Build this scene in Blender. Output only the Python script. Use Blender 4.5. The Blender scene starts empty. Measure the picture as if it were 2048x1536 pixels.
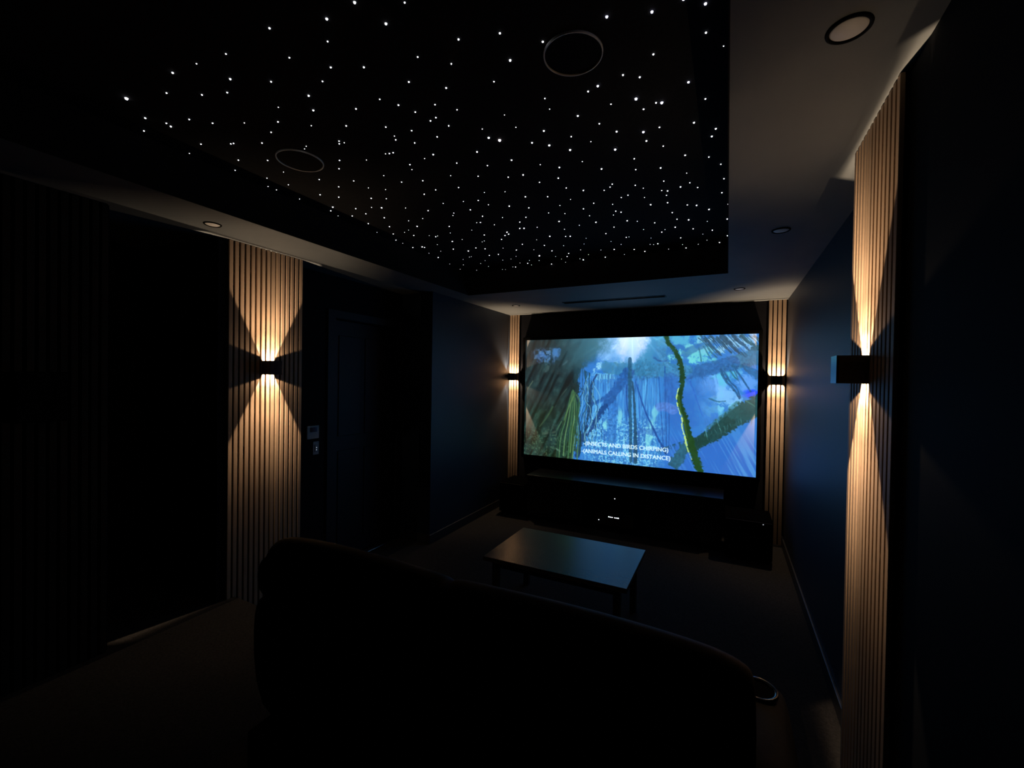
import bpy, bmesh, math, random
import numpy as np
from mathutils import Vector, Matrix

# ------------------------------------------------------------------ frame, camera, world, exposure
U = 1.15                 # metres per fitted unit; scales the whole scene about the camera
CAM_H = 1.55             # lens height above the lower floor, fitted units
sc = bpy.context.scene
C = sc.collection

def P(x, y, z):
    """camera-centred point (z measured from the lens height), scaled about the camera -> metres, floor at 0"""
    return Vector((x * U, y * U, (z + CAM_H) * U))

cam_data = bpy.data.cameras.new('camera')
cam = bpy.data.objects.new('camera', cam_data)
C.objects.link(cam)
cam_data.sensor_width = 36.0
cam_data.lens = 861.94 / 2048 * 36.0
cam_data.clip_start = 0.02
R3 = Matrix(((0.8942758, -0.01919269, 0.4471045),
             (0.44723815, 0.00311303, -0.89440949),
             (0.01577428, 0.99981096, 0.01136761)))
cam.matrix_world = Matrix.Translation(P(0, 0, 0)) @ R3.to_4x4()
sc.camera = cam

world = bpy.data.worlds.new('world')
sc.world = world
world.use_nodes = True
world.node_tree.nodes['Background'].inputs[0].default_value = (0, 0, 0, 1)
world.node_tree.nodes['Background'].inputs[1].default_value = 0.0
sc.view_settings.view_transform = 'Standard'
sc.view_settings.look = 'None'
sc.view_settings.exposure = 0.0
sc.view_settings.gamma = 1.0
sc.view_settings.use_curve_mapping = False
sc.cycles.sample_clamp_indirect = 3.0

# light levels
SCREEN_GAIN = 1.12
SCONCE_WARM = (1.0, 0.72, 0.46)
SCONCE_GAIN = 1.3

# ------------------------------------------------------------------ materials
def srgb(r, g, b):
    f = lambda c: (c / 255) / 12.92 if c <= 10 else (((c / 255) + 0.055) / 1.055) ** 2.4
    return (f(r), f(g), f(b))

def mat(name, col, rough=0.6, metal=0.0, noise=None, bump=None, spec=0.5, emit=None, estr=0.0, stretch=(1, 1, 1)):
    m = bpy.data.materials.new(name)
    m.use_nodes = True
    nt = m.node_tree
    b = nt.nodes['Principled BSDF']
    b.inputs['Base Color'].default_value = (*col, 1)
    b.inputs['Roughness'].default_value = rough
    b.inputs['Metallic'].default_value = metal
    b.inputs['Specular IOR Level'].default_value = spec
    if emit:
        b.inputs['Emission Color'].default_value = (*emit, 1)
        b.inputs['Emission Strength'].default_value = estr
    if noise or bump:
        tc = nt.nodes.new('ShaderNodeTexCoord')
        mp = nt.nodes.new('ShaderNodeMapping')
        mp.inputs['Scale'].default_value = stretch
        nt.links.new(tc.outputs['Object'], mp.inputs[0])
        if noise:                       # noise = (scale, dark factor, light factor)
            n = nt.nodes.new('ShaderNodeTexNoise')
            n.inputs['Scale'].default_value = noise[0]
            n.inputs['Detail'].default_value = 6
            nt.links.new(mp.outputs[0], n.inputs['Vector'])
            r = nt.nodes.new('ShaderNodeValToRGB')
            r.color_ramp.elements[0].position = 0.3
            r.color_ramp.elements[1].position = 0.7
            r.color_ramp.elements[0].color = (*[c * noise[1] for c in col], 1)
            r.color_ramp.elements[1].color = (*[min(1, c * noise[2]) for c in col], 1)
            nt.links.new(n.outputs['Fac'], r.inputs[0])
            nt.links.new(r.outputs[0], b.inputs['Base Color'])
        if bump:                        # bump = (scale, strength, distance)
            n2 = nt.nodes.new('ShaderNodeTexNoise')
            n2.inputs['Scale'].default_value = bump[0]
            n2.inputs['Detail'].default_value = 4
            nt.links.new(mp.outputs[0], n2.inputs['Vector'])
            bp = nt.nodes.new('ShaderNodeBump')
            bp.inputs['Strength'].default_value = bump[1]
            bp.inputs['Distance'].default_value = bump[2]
            nt.links.new(n2.outputs['Fac'], bp.inputs['Height'])
            nt.links.new(bp.outputs[0], b.inputs['Normal'])
    return m

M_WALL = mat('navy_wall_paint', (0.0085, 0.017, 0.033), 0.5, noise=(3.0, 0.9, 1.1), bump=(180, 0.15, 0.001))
M_SHADEWALL = mat('shade_dark_wall_paint', (0.0035, 0.0055, 0.0095), 0.8, noise=(3.0, 0.9, 1.1), bump=(180, 0.15, 0.001), spec=0.15)  # darker copy of the wall paint, deep shade away from the screen baked in
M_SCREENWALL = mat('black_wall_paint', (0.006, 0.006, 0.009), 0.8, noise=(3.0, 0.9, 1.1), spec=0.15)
M_SOFFIT = mat('charcoal_ceiling_paint', (0.150, 0.163, 0.172), 0.7, noise=(4.0, 0.95, 1.05), bump=(200, 0.1, 0.001), spec=0.3)
M_STARCLOTH = mat('black_star_ceiling_felt', (0.014, 0.014, 0.0145), 0.95, noise=(60, 0.8, 1.2), spec=0.1)
M_CARPET = mat('dark_grey_carpet', (0.036, 0.033, 0.032), 0.95, noise=(90, 0.7, 1.3), bump=(400, 0.6, 0.004), spec=0.1)
M_BASE = mat('satin_black_baseboard', (0.03, 0.03, 0.033), 0.35, noise=(5, 0.9, 1.1))
M_DOOR = mat('dark_door_paint', (0.004, 0.007, 0.013), 0.6, noise=(4, 0.9, 1.1))
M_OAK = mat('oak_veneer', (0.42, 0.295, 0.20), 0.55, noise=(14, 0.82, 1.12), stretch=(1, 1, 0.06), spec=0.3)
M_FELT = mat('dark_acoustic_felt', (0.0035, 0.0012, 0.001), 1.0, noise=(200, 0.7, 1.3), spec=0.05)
M_SHADESLAT = mat('shade_dark_oak_slats', (0.03, 0.026, 0.018), 0.6, noise=(14, 0.8, 1.15), stretch=(1, 1, 0.06), spec=0.15)  # same oak, darkened in colour to stand for the shade it hangs in
M_FRONTPLATE = mat('satin_black_front_plate', (0.012, 0.011, 0.011), 0.22, noise=(40, 0.9, 1.1))
M_BLACKMETAL = mat('matte_black_metal', (0.014, 0.013, 0.013), 0.5, noise=(40, 0.9, 1.1))
M_BLACKVELVET = mat('black_velvet', (0.004, 0.004, 0.004), 0.95, noise=(300, 0.7, 1.3), spec=0.05)
M_GLOSS = mat('gloss_black_lacquer', (0.004, 0.004, 0.005), 0.27, noise=(6, 0.9, 1.1))
M_BLACKWOOD = mat('black_wood', (0.002, 0.002, 0.002), 0.95, noise=(8, 0.8, 1.2), spec=0.0)
M_GRILLE = mat('black_speaker_cloth', (0.004, 0.004, 0.004), 0.9, noise=(400, 0.6, 1.4), spec=0.1)
M_TABLE = mat('satin_table_top', (0.05, 0.046, 0.043), 0.27, noise=(10, 0.95, 1.05), stretch=(1, 3, 1))
M_TABLELEG = mat('dark_table_base', (0.02, 0.018, 0.017), 0.5, noise=(10, 0.85, 1.15))
M_SOFA = mat('dark_sofa_upholstery', (0.007, 0.007, 0.006), 0.7, noise=(30, 0.8, 1.2), bump=(120, 0.3, 0.002), spec=0.3)
M_SOFA_ARM = mat('dark_sofa_arm_upholstery', (0.012, 0.0105, 0.009), 0.7, noise=(30, 0.8, 1.2), bump=(120, 0.3, 0.002), spec=0.3)
M_CHROME = mat('dark_chrome', (0.16, 0.16, 0.165), 0.16, 1.0, noise=(20, 0.95, 1.0))
M_ALU = mat('brushed_aluminium', (0.55, 0.54, 0.52), 0.3, 1.0, noise=(80, 0.9, 1.1))
M_LENS = mat('frosted_lamp_lens', (0.85, 0.82, 0.79), 0.5, noise=(30, 0.97, 1.03))
M_RIM = mat('black_lamp_rim', (0.004, 0.004, 0.004), 0.8, noise=(30, 0.9, 1.1), spec=0.1)
M_RING = mat('pale_speaker_rim', (0.8, 0.78, 0.75), 0.4, noise=(30, 0.95, 1.05))
M_PLASTIC = mat('grey_plastic', (0.42, 0.43, 0.45), 0.45, noise=(30, 0.95, 1.05))
M_DARKGLASS = mat('dark_display_glass', (0.004, 0.004, 0.006), 0.1, noise=(30, 0.95, 1.05))
M_LED = mat('white_led', (0.8, 0.8, 0.85), 0.4, noise=(30, 0.95, 1.05), emit=(0.85, 0.9, 1.0), estr=3.0)
M_DIMLED = mat('dim_led', (0.5, 0.5, 0.5), 0.4, noise=(30, 0.95, 1.05), emit=(0.8, 0.85, 1.0), estr=0.5)
M_TEXT = mat('subtitle_white', (0.8, 0.8, 0.8), 0.8, noise=(30, 0.97, 1.03), emit=(0.62, 0.86, 0.93), estr=1.0)
M_STARS = {}
for k, (c, e) in dict(white=((0.9, 0.92, 1.0), 7.0), dim=((0.9, 0.92, 1.0), 4.5), blue=((0.75, 0.75, 1.0), 10.0), rose=((1.0, 0.85, 0.92), 10.0)).items():
    M_STARS[k] = mat('fibre_tip_' + k, (0.8, 0.8, 0.8), 0.3, noise=(30, 0.95, 1.05), emit=c, estr=e)

# ------------------------------------------------------------------ mesh helpers (all coordinates in fitted units)
def add_box(bm, x0, x1, y0, y1, z0, z1, bev=0.0, seg=2):
    vs = [bm.verts.new(P(x, y, z)) for x in (x0, x1) for y in (y0, y1) for z in (z0, z1)]
    F = [(0, 1, 3, 2), (4, 6, 7, 5), (0, 4, 5, 1), (2, 3, 7, 6), (0, 2, 6, 4), (1, 5, 7, 3)]
    fs = [bm.faces.new([vs[i] for i in f]) for f in F]
    if bev > 0:
        es = list({e for f in fs for e in f.edges})
        bmesh.ops.bevel(bm, geom=es, offset=bev * U, segments=seg, profile=0.5, affect='EDGES')
    return fs

def add_lathe(bm, cx, cy, profile, n=48, axis='z', cz=0.0):
    """revolve a list of (radius, height) about a vertical axis at (cx, cy)"""
    rings = []
    for r, h in profile:
        if r < 1e-6:
            rings.append([bm.verts.new(P(cx, cy, cz + h))])
        else:
            rings.append([bm.verts.new(P(cx + r * math.cos(2 * math.pi * i / n), cy + r * math.sin(2 * math.pi * i / n), cz + h)) for i in range(n)])
    for a, b in zip(rings[:-1], rings[1:]):
        for i in range(n):
            j = (i + 1) % n
            if len(a) == 1 and len(b) == 1:
                continue
            if len(a) == 1:
                bm.faces.new([a[0], b[i], b[j]])
            elif len(b) == 1:
                bm.faces.new([a[i], a[j], b[0]])
            else:
                bm.faces.new([a[i], a[j], b[j], b[i]])

def add_quad(bm, pts):
    return bm.faces.new([bm.verts.new(P(*p)) for p in pts])

def new_obj(name, bm, m, parent=None, smooth=False, origin=None):
    bmesh.ops.recalc_face_normals(bm, faces=bm.faces)
    me = bpy.data.meshes.new(name)
    bm.to_mesh(me)
    bm.free()
    me.materials.append(m)
    if smooth:
        for p in me.polygons:
            p.use_smooth = True
    o = bpy.data.objects.new(name, me)
    C.objects.link(o)
    if parent is not None:
        loc = parent.location.copy()
        up_ = parent.parent
        while up_ is not None:                      # a sub-part hangs from a part that hangs from its thing
            loc += up_.location; up_ = up_.parent
        for v in me.vertices:
            v.co -= loc
        o.parent = parent
    else:
        if origin is None:
            n = len(me.vertices)
            xs = [v.co for v in me.vertices]
            origin = Vector(((min(v.x for v in xs) + max(v.x for v in xs)) / 2, (min(v.y for v in xs) + max(v.y for v in xs)) / 2, min(v.z for v in xs)))
        for v in me.vertices:
            v.co -= origin
        o.location = origin
    return o

def tag(o, label, cat, group=None):
    o['label'] = label
    o['category'] = cat
    if group:
        o['group'] = group
    return o

def thing(name, loc, label, cat, group=None):
    o = bpy.data.objects.new(name, None)
    o.empty_display_size = 0.1
    o.location = P(*loc)
    C.objects.link(o)
    return tag(o, label, cat, group)

def struct(name, bm, m):
    o = new_obj(name, bm, m)
    o['kind'] = 'structure'
    return o

def boxes(name, m, lst, parent=None, bev=0.0, smooth=False):
    bm = bmesh.new()
    for b in lst:
        add_box(bm, *b, bev=bev)
    return new_obj(name, bm, m, parent, smooth)

# ------------------------------------------------------------------ room constants (fitted units)
FLR, RIS = -1.55, -1.34          # lower floor, riser
SOF, TOP = 0.80, 1.01            # soffit underside, star ceiling
D = 4.85                         # screen wall
XL, XR = -2.459, 0.50            # side walls near the screen
XD = -2.82                       # recessed wall with the door
XP, XQ = -2.66, 0.40             # pilaster faces that carry the slat panels
BACK = -1.3
RX0, RX1, RY0, RY1 = -2.25, -0.01, -0.45, 3.535   # opening of the star recess

# ------------------------------------------------------------------ setting
def sbox(name, m, *b):
    bm = bmesh.new()
    for q in b:
        add_box(bm, *q)
    return struct(name, bm, m)

sbox('floor', M_CARPET, (-3.6, 0.7, BACK - .2, D + .15, FLR - .12, FLR))
sbox('trim_1', M_CARPET, (-3.6, XQ, BACK, 1.575, FLR, RIS))                      # carpeted riser
sbox('ceiling', M_STARCLOTH, (-3.6, 0.7, BACK - .2, D + .15, TOP, TOP + .1))
sbox('trim_2', M_SOFFIT,                                                          # dropped soffit ring
     (-3.6, RX0, BACK - .1, D + .1, SOF, TOP), (RX1, 0.6, BACK - .1, D + .1, SOF, TOP),
     (RX0, RX1, BACK - .1, RY0, SOF, TOP), (RX0, RX1, RY1, D + .1, SOF, TOP))
fas = 0.004
sbox('trim_3', M_STARCLOTH,                                                       # black lining of the recess sides
     (RX0, RX0 + fas, RY0, RY1, SOF, TOP), (RX1 - fas, RX1, RY0, RY1, SOF, TOP),
     (RX0 + fas, RX1 - fas, RY0, RY0 + fas, SOF, TOP), (RX0 + fas, RX1 - fas, RY1 - fas, RY1, SOF, TOP))
sbox('wall_front', M_SCREENWALL, (-3.6, 0.7, D, D + .15, FLR, SOF))
sbox('wall_back', M_SHADEWALL, (-3.6, 0.7, BACK - .2, BACK, FLR, SOF))
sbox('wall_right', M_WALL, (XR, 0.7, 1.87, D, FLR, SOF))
sbox('wall_right', M_SHADEWALL, (XQ, 0.7, BACK, 1.87, FLR, SOF))
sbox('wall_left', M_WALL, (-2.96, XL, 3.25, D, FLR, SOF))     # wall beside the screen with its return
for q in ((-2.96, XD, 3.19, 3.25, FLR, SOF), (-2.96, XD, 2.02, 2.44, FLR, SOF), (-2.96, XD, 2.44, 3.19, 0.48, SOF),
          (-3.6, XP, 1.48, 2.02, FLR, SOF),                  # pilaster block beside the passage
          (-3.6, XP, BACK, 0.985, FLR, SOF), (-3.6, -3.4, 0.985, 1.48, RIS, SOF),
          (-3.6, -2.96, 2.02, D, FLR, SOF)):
    sbox('wall_left', M_SHADEWALL, q)
# door in the recess
bm = bmesh.new(); add_box(bm, -2.925, -2.885, 2.455, 3.175, FLR + .012, 0.465, bev=.003)
for z0, z1 in ((-1.40, -.62), (-.50, .34)):
    for y0, y1 in ((2.55, 2.79), (2.84, 3.08)):
        add_box(bm, -2.887, -2.878, y0, y1, z0, z1, bev=.004)
struct('door_1', bm, M_DOOR)
sbox('trim_4', M_DOOR, (XD, XD + .015, 2.38, 2.45, FLR, 0.53), (XD, XD + .015, 3.18, 3.245, FLR, 0.53), (XD, XD + .015, 2.45, 3.18, 0.47, 0.53),
     (-2.95, XD, 2.44, 2.452, FLR, 0.48), (-2.95, XD, 3.178, 3.19, FLR, 0.48), (-2.95, XD, 2.452, 3.178, 0.468, 0.48))
def baseboard(name, *segs):
    bm = bmesh.new()
    for q in segs:
        add_box(bm, *q, bev=.003)
    return struct(name, bm, M_BASE)
BH = 0.085
baseboard('baseboard_left', (XL, XL + .013, 3.237, D, FLR, FLR + BH), (XD, XL, 3.237, 3.25, FLR, FLR + BH), (XD, XD + .013, 2.02, 2.38, FLR, FLR + BH))
baseboard('baseboard_right', (XR - .013, XR, 1.87, D, FLR, FLR + BH))
baseboard('baseboard_front', (XL + .15, XR - .17, D - .013, D, FLR, FLR + BH))
baseboard('baseboard_back', (-2.6, XQ - .02, BACK, BACK + .013, RIS, RIS + BH))

# ------------------------------------------------------------------ data
# star positions back-projected from image pixels, in fitted units: x, y, size class
STARS = (
    '-0.797,0.912,1;-0.123,1.222,3;-0.319,1.19,3;-0.204,1.227,3;-0.919,0.853,3;-0.072,1.262,3;-0.614,1.113,2;-0.892,0.943,3;-0.513,1.196,2;-0.736,1.08,2;-1'
    '.032,0.858,3;-0.075,1.367,2;-0.635,1.221,3;-0.892,1.084,1;-0.224,1.388,2;-0.813,1.154,1;-1.098,0.917,1;-0.03,1.444,0;-1.211,0.809,2;-0.328,1.439,2;-0.'
    '729,1.285,1;-0.28,1.473,2;-1.08,1.044,2;-0.417,1.456,3;-0.993,1.162,2;-0.895,1.242,2;-0.455,1.469,2;-1.179,0.998,2;-1.264,0.911,1;-0.606,1.44,1;-0.137'
    ',1.567,3;-0.312,1.58,4;-0.4,1.572,1;-0.613,1.504,0;-1.26,1.033,1;-0.986,1.3,1;-0.929,1.36,1;-1.432,0.814,1;-0.251,1.633,2;-1.15,1.189,1;-0.232,1.641,4'
    ';-0.782,1.464,0;-1.111,1.244,2;-0.531,1.588,2;-0.298,1.652,1;-0.09,1.685,1;-1.081,1.304,1;-1.031,1.366,1;-1.423,0.958,1;-1.369,1.064,2;-0.47,1.672,1;-'
    '1.063,1.374,1;-0.778,1.555,0;-1.272,1.193,1;-1.564,0.798,0;-1.017,1.432,1;-0.906,1.508,0;-0.686,1.625,2;-1.538,0.889,2;-0.421,1.754,2;-0.599,1.711,1;-'
    '0.261,1.796,1;-0.914,1.574,3;-1.427,1.13,2;-1.175,1.396,1;-0.136,1.82,2;-1.253,1.331,1;-0.324,1.802,3;-0.881,1.609,4;-1.107,1.477,1;-0.765,1.685,2;-1.'
    '684,0.787,2;-0.536,1.782,0;-1.532,1.061,0;-1.621,0.927,1;-0.706,1.735,3;-1.393,1.257,1;-1.266,1.396,0;-0.061,1.9,2;-0.324,1.875,2;-1.281,1.421,1;-1.22'
    '3,1.474,1;-0.637,1.808,3;-1.521,1.196,0;-1.718,0.895,1;-1.017,1.65,2;-0.458,1.887,3;-0.077,1.952,2;-0.266,1.946,1;-1.62,1.121,1;-1.209,1.586,2;-0.91,1'
    '.779,2;-1.824,0.834,1;-1.51,1.325,1;-1.5,1.344,0;-0.619,1.928,0;-1.364,1.497,1;-1.527,1.341,1;-1.384,1.495,1;-0.806,1.873,0;-1.267,1.598,0;-0.398,2.00'
    '2,1;-1.402,1.49,0;-1.751,1.068,0;-1.155,1.695,1;-1.036,1.776,1;-1.715,1.157,1;-0.734,1.935,2;-0.188,2.064,2;-0.557,2.033,2;-1.366,1.614,1;-1.676,1.293'
    ',0;-0.094,2.125,1;-1.87,1.014,1;-1.523,1.495,0;-0.922,1.931,2;-1.995,0.786,4;-1.702,1.305,0;-0.411,2.107,1;-1.928,0.959,1;-0.302,2.139,2;-1.39,1.657,0'
    ';-1,1.922,1;-1.132,1.85,1;-0.777,2.036,2;-1.254,1.788,0;-1.83,1.193,1;-1.641,1.444,1;-0.047,2.219,1;-0.88,2.039,1;-2.043,0.934,1;-0.196,2.245,0;-2.079'
    ',0.879,2;-1.947,1.142,1;-2.052,0.954,2;-1.56,1.647,0;-1.962,1.139,1;-1.416,1.774,1;-1.709,1.501,1;-0.549,2.213,1;-0.778,2.157,1;-0.306,2.286,1;-1.292,'
    '1.916,1;-0.567,2.241,1;-1.526,1.74,1;-0.445,2.275,1;-0.705,2.222,2;-1.092,2.064,0;-1.952,1.301,1;-0.605,2.267,1;-2.085,1.084,1;-1.198,2.025,0;-0.413,2'
    '.326,0;-1.421,1.889,1;-0.19,2.36,1;-2.193,0.923,1;-0.035,2.381,1;-1.744,1.626,1;-0.907,2.217,1;-1.019,2.168,2;-0.237,2.39,2;-0.33,2.394,1;-2.076,1.24,'
    '1;-0.303,2.412,2;-0.503,2.379,1;-1.511,1.907,1;-1.666,1.774,0;-0.158,2.433,1;-1.99,1.409,0;-0.804,2.303,0;-1.895,1.54,1;-1.735,1.719,0;-0.542,2.394,1;'
    '-1.283,2.102,1;-2.222,1.107,0;-0.427,2.446,0;-0.315,2.467,1;-1.368,2.079,0;-1.871,1.643,1;-0.701,2.407,1;-1.26,2.178,0;-0.887,2.358,0;-1.158,2.244,2;-'
    '1.489,2.053,0;-0.607,2.466,0;-2.194,1.295,0;-1.065,2.315,1;-0.046,2.553,1;-1.746,1.866,0;-2.129,1.416,0;-1.821,1.826,1;-0.778,2.461,1;-2.097,1.513,0;-'
    '0.322,2.571,1;-0.412,2.56,2;-1.396,2.198,1;-0.988,2.435,0;-1.977,1.737,1;-2.048,1.671,1;-0.902,2.485,0;-0.614,2.573,1;-1.734,2.015,0;-0.224,2.649,1;-1'
    '.636,2.103,1;-2.217,1.481,0;-0.589,2.601,1;-1.516,2.2,0;-0.177,2.677,2;-2.214,1.527,0;-0.776,2.579,0;-1.142,2.442,1;-1.381,2.316,1;-1.864,1.954,2;-0.6'
    '41,2.628,0;-1.278,2.387,0;-1.544,2.232,0;-1.915,1.924,0;-0.016,2.731,1;-0.314,2.732,1;-2.206,1.662,0;-2.017,1.899,1;-0.116,2.768,2;-0.979,2.592,2;-1.2'
    '12,2.501,1;-2.126,1.825,2;-1.448,2.403,1;-1.749,2.195,0;-0.77,2.702,2;-1.472,2.397,0;-0.585,2.757,2;-2.022,1.985,1;-1.385,2.477,0;-0.529,2.791,0;-0.88'
    '3,2.711,0;-1.964,2.083,1;-2.184,1.86,1;-1.857,2.188,0;-0.3,2.856,1;-1.148,2.633,0;-1.236,2.615,2;-1.263,2.605,2;-0.434,2.863,1;-2.128,1.976,1;-0.236,2'
    '.895,2;-1.675,2.38,1;-0.686,2.834,1;-0.996,2.742,0;-2.211,1.939,0;-1.872,2.292,2;-1.577,2.505,0;-1.374,2.635,2;-0.133,2.972,0;-0.021,2.975,2;-0.519,2.'
    '961,0;-2.136,2.119,1;-1.382,2.675,2;-0.325,2.997,2;-2.046,2.219,1;-0.766,2.938,1;-1.418,2.69,2;-1.744,2.492,0;-0.391,3.02,0;-1.547,2.623,1;-1.974,2.32'
    '7,0;-1.138,2.834,2;-1.007,2.892,2;-1.038,2.883,1;-0.222,3.077,1;-0.416,3.059,1;-2.03,2.352,0;-0.919,2.98,0;-1.865,2.509,0;-1.48,2.755,1;-1.253,2.868,0'
    ';-1.915,2.479,0;-0.637,3.073,0;-0.656,3.072,1;-1.884,2.514,1;-2.012,2.428,1;-0.109,3.155,1;-2.125,2.344,1;-1.745,2.644,0;-2.208,2.273,0;-1.614,2.738,0'
    ';-0.502,3.159,0;-1.639,2.75,0;-0.775,3.119,0;-0.17,3.216,0;-1.835,2.65,2;-1.391,2.919,1;-0.97,3.098,0;-0.313,3.234,1;-1.251,3.01,1;-1.122,3.075,0;-0.7'
    '24,3.217,0;-2.201,2.457,1;-0.019,3.315,1;-1.986,2.672,0;-1.569,2.947,0;-0.476,3.306,1;-0.53,3.302,0;-1.758,2.856,1;-0.508,3.318,0;-2.206,2.537,0;-1.70'
    '4,2.904,1;-0.15,3.364,0;-1.368,3.08,0;-1.494,3.029,1;-1.037,3.227,0;-1.249,3.161,1;-2.126,2.666,2;-0.798,3.316,1;-0.895,3.293,0;-1.937,2.812,1;-0.315,'
    '3.402,0;-2.118,2.685,1;-0.659,3.377,1;-1.855,2.9,2;-0.211,3.439,0;-2.204,2.651,1;-0.071,3.453,1;-1.152,3.277,1;-2.063,2.82,0;-0.421,3.474,0;-1.679,3.0'
    '76,1;-0.299,3.494,1;-0.594,3.461,1;-1.018,3.375,0;-1.391,3.244,3;-1.761,3.072,1;-1.574,3.186,0;-1.278,3.318,0;-1.192,3.355,1;-0.756,3.482,0;-2.185,2.8'
    '28,0;-1.92,3.049,0;-0.913,3.496,1;-1.94,3.052,0;-1.261,3.41,0;-1.648,3.241,0;-1.118,3.464,0;-1.1,3.498,2;-1.524,3.341,0;-1.449,3.377,0;-1.728,3.244,0;'
    '-2.187,2.956,1;-2.028,3.092,0;-1.873,3.197,0;-1.263,3.517,0;-1.632,3.382,0;-1.573,3.415,1;-1.393,3.52,1;-1.956,3.261,0;-1.567,3.481,0;-2.218,3.169,0;-'
    '2.122,3.239,0;-1.724,3.484,1;-1.747,3.475,0;-1.942,3.375,0;-1.875,3.517,1;-1.85,3.532,0;-2.233,3.356,0;-2.112,3.449,0;-2.06,3.535,0;-2.209,3.54,0')
# brush strokes of the shown picture, points traced from image pixels: colour alpha width0 width1 roughness points
STROKES = '''
45,110,190 .7 42.0 47.6 .2 434,293 431,457
60,120,200 .5 72.8 56.0 .2 812,198 840,357
50,105,180 .6 30.8 30.8 .4 557,413 646,407
52,112,150 .9 64.4 56.0 .5 1003,86 906,116
42,100,165 .9 56.0 53.2 .3 910,116 811,142 727,156
55,125,170 .85 53.2 64.4 .5 737,143 633,146 535,152
50,120,165 .8 67.2 50.4 .5 574,136 476,145 403,130
60,130,175 .7 50.4 16.8 .3 639,35 640,85 664,129
45,100,160 .6 33.6 16.8 .2 735,72 785,46 857,26
34,88,160 .9 53.2 30.8 .4 500,159 449,229 401,310
24,68,130 .95 28.0 16.8 .5 401,310 380,332 364,370 346,410
28,65,130 .9 12.6 11.2 .4 346,410 316,445
25,60,110 .9 11.2 25.2 .5 318,405 298,461 280,511 274,545
34,88,160 .9 19.6 12.6 .3 429,247 367,294 325,301
30,65,120 .9 8.4 5.6 .3 359,166 332,217 328,301 320,376
30,65,120 .8 6.2 6.2 .3 347,184 343,274 332,364
35,80,150 .8 7.3 5.6 .3 315,403 343,402
34,84,118 .92 16.8 12.6 .2 507,96 509,199 513,365 515,356 519,548
30,70,100 .92 7.3 16.8 .2 520,196 530,282 534,363 536,392 540,549
32,76,146 .9 5.6 3.9 .1 495,211 496,292 509,354
30,74,150 .85 4.5 9.5 .1 534,196 561,281 586,345 597,365 628,431 666,500
34,84,158 .8 3.9 4.5 .1 631,174 638,285 648,378 648,396 655,479
34,88,160 .85 5.6 5.6 .1 654,129 657,229 664,377 665,422 669,494
34,84,158 .8 4.5 3.9 .1 672,267 677,377 676,422 677,505
40,95,180 .7 4.5 3.9 .1 545,210 550,324 554,352
45,100,190 .8 6.2 4.5 .2 747,172 771,234 789,287 805,332
45,95,175 .5 56.0 42.0 .2 678,182 675,262
85,125,205 .7 36.4 42.0 .05 636,302 662,298 689,311
35,75,105 .85 11.2 7.3 .5 809,12 838,50 870,84
35,80,110 .85 11.2 7.3 .4 852,13 881,48 905,72
35,75,105 .9 19.6 8.4 .4 871,6 904,43 933,75
35,80,115 .9 16.8 8.4 .4 913,9 941,36 964,60
40,90,105 .9 16.8 8.4 .5 941,8 986,50
40,95,120 .7 6.7 5.6 .4 812,38 832,71 854,92
40,100,130 .7 5.6 5.0 .4 785,51 793,83 796,108
40,100,130 .7 5.0 4.5 .4 804,46 820,76 832,97
40,90,110 .9 22.4 16.8 .7 986,50 1004,58
35,85,130 .9 11.2 6.7 .4 869,142 886,186 917,217 938,255
35,85,135 .85 7.3 5.6 .4 881,150 903,191 928,212 941,253
35,85,135 .85 7.3 5.6 .4 922,139 951,185 976,226
40,100,120 .8 5.6 3.9 .5 902,144 918,170 932,183
45,100,150 .8 25.2 19.6 .6 961,129 998,169
38,95,130 .7 7.3 4.5 .5 828,259 857,271 888,268
40,90,150 .8 8.4 5.6 .4 608,90 635,107 659,104
30,75,75 .95 84.0 64.4 .6 1011,278 946,314 887,364
25,66,66 .97 64.4 47.6 .6 894,361 841,410 787,443
22,62,58 .97 47.6 33.6 .5 807,431 773,463 758,470
38,90,100 .8 36.4 47.6 .6 733,467 728,500 703,535
50,110,120 .6 16.8 11.2 .5 932,273 875,333 821,384
90,165,175 .7 3.9 2.8 .5 816,385 824,416
90,160,160 .6 3.4 2.2 .5 858,347 868,371
70,130,120 .6 5.6 3.9 .8 959,262 991,284
====
22,60,30 .98 16.8 21.0 .5 657,5 670,33 692,60 708,91 720,129 726,167 725,200 719,233 713,260
24,62,26 .98 21.0 28.0 .5 716,249 714,277 727,314 741,347 741,362 749,400 763,442
26,68,28 .98 28.0 30.8 .4 757,427 768,464 781,508 799,558
70,110,40 .6 6.7 6.7 .8 711,252 717,309 736,358 739,379 747,422
195,235,140 .95 3.9 5.6 1.2 713,214 703,250 704,277 715,318 728,347 726,380 739,422 748,460
185,225,130 .9 6.2 3.4 1.3 739,417 745,460 756,486 766,512
84,124,74 .8 6.7 4.5 .3 258,252 231,314 206,382
50,92,62 .8 6.7 8.4 .3 258,252 250,307 245,380 241,453 229,546
70,112,72 .8 5.6 6.2 .3 265,261 281,285 279,337 264,379
36,74,44 .7 11.2 16.8 .4 276,299 262,409 244,484 239,545
110,158,94 .7 3.4 5.0 .4 258,361 247,428 239,533
90,140,90 .7 3.4 2.2 .5 194,389 169,434
60,90,60 .6 11.2 5.6 .5 147,323 114,381 81,421
90,112,88 .4 11.2 10.1 .6 99,454 122,449
80,100,80 .4 8.4 8.4 .6 149,447 162,440
110,150,130 .5 8.4 8.4 .8 170,521 187,532
140,150,110 .5 4.5 2.8 .6 41,201 14,240
90,110,90 .5 4.5 2.8 .6 216,235 191,267
90,120,130 .5 8.4 4.5 .8 214,106 192,125
80,110,110 .5 14.0 11.2 .9 122,131 109,153
'''

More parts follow.
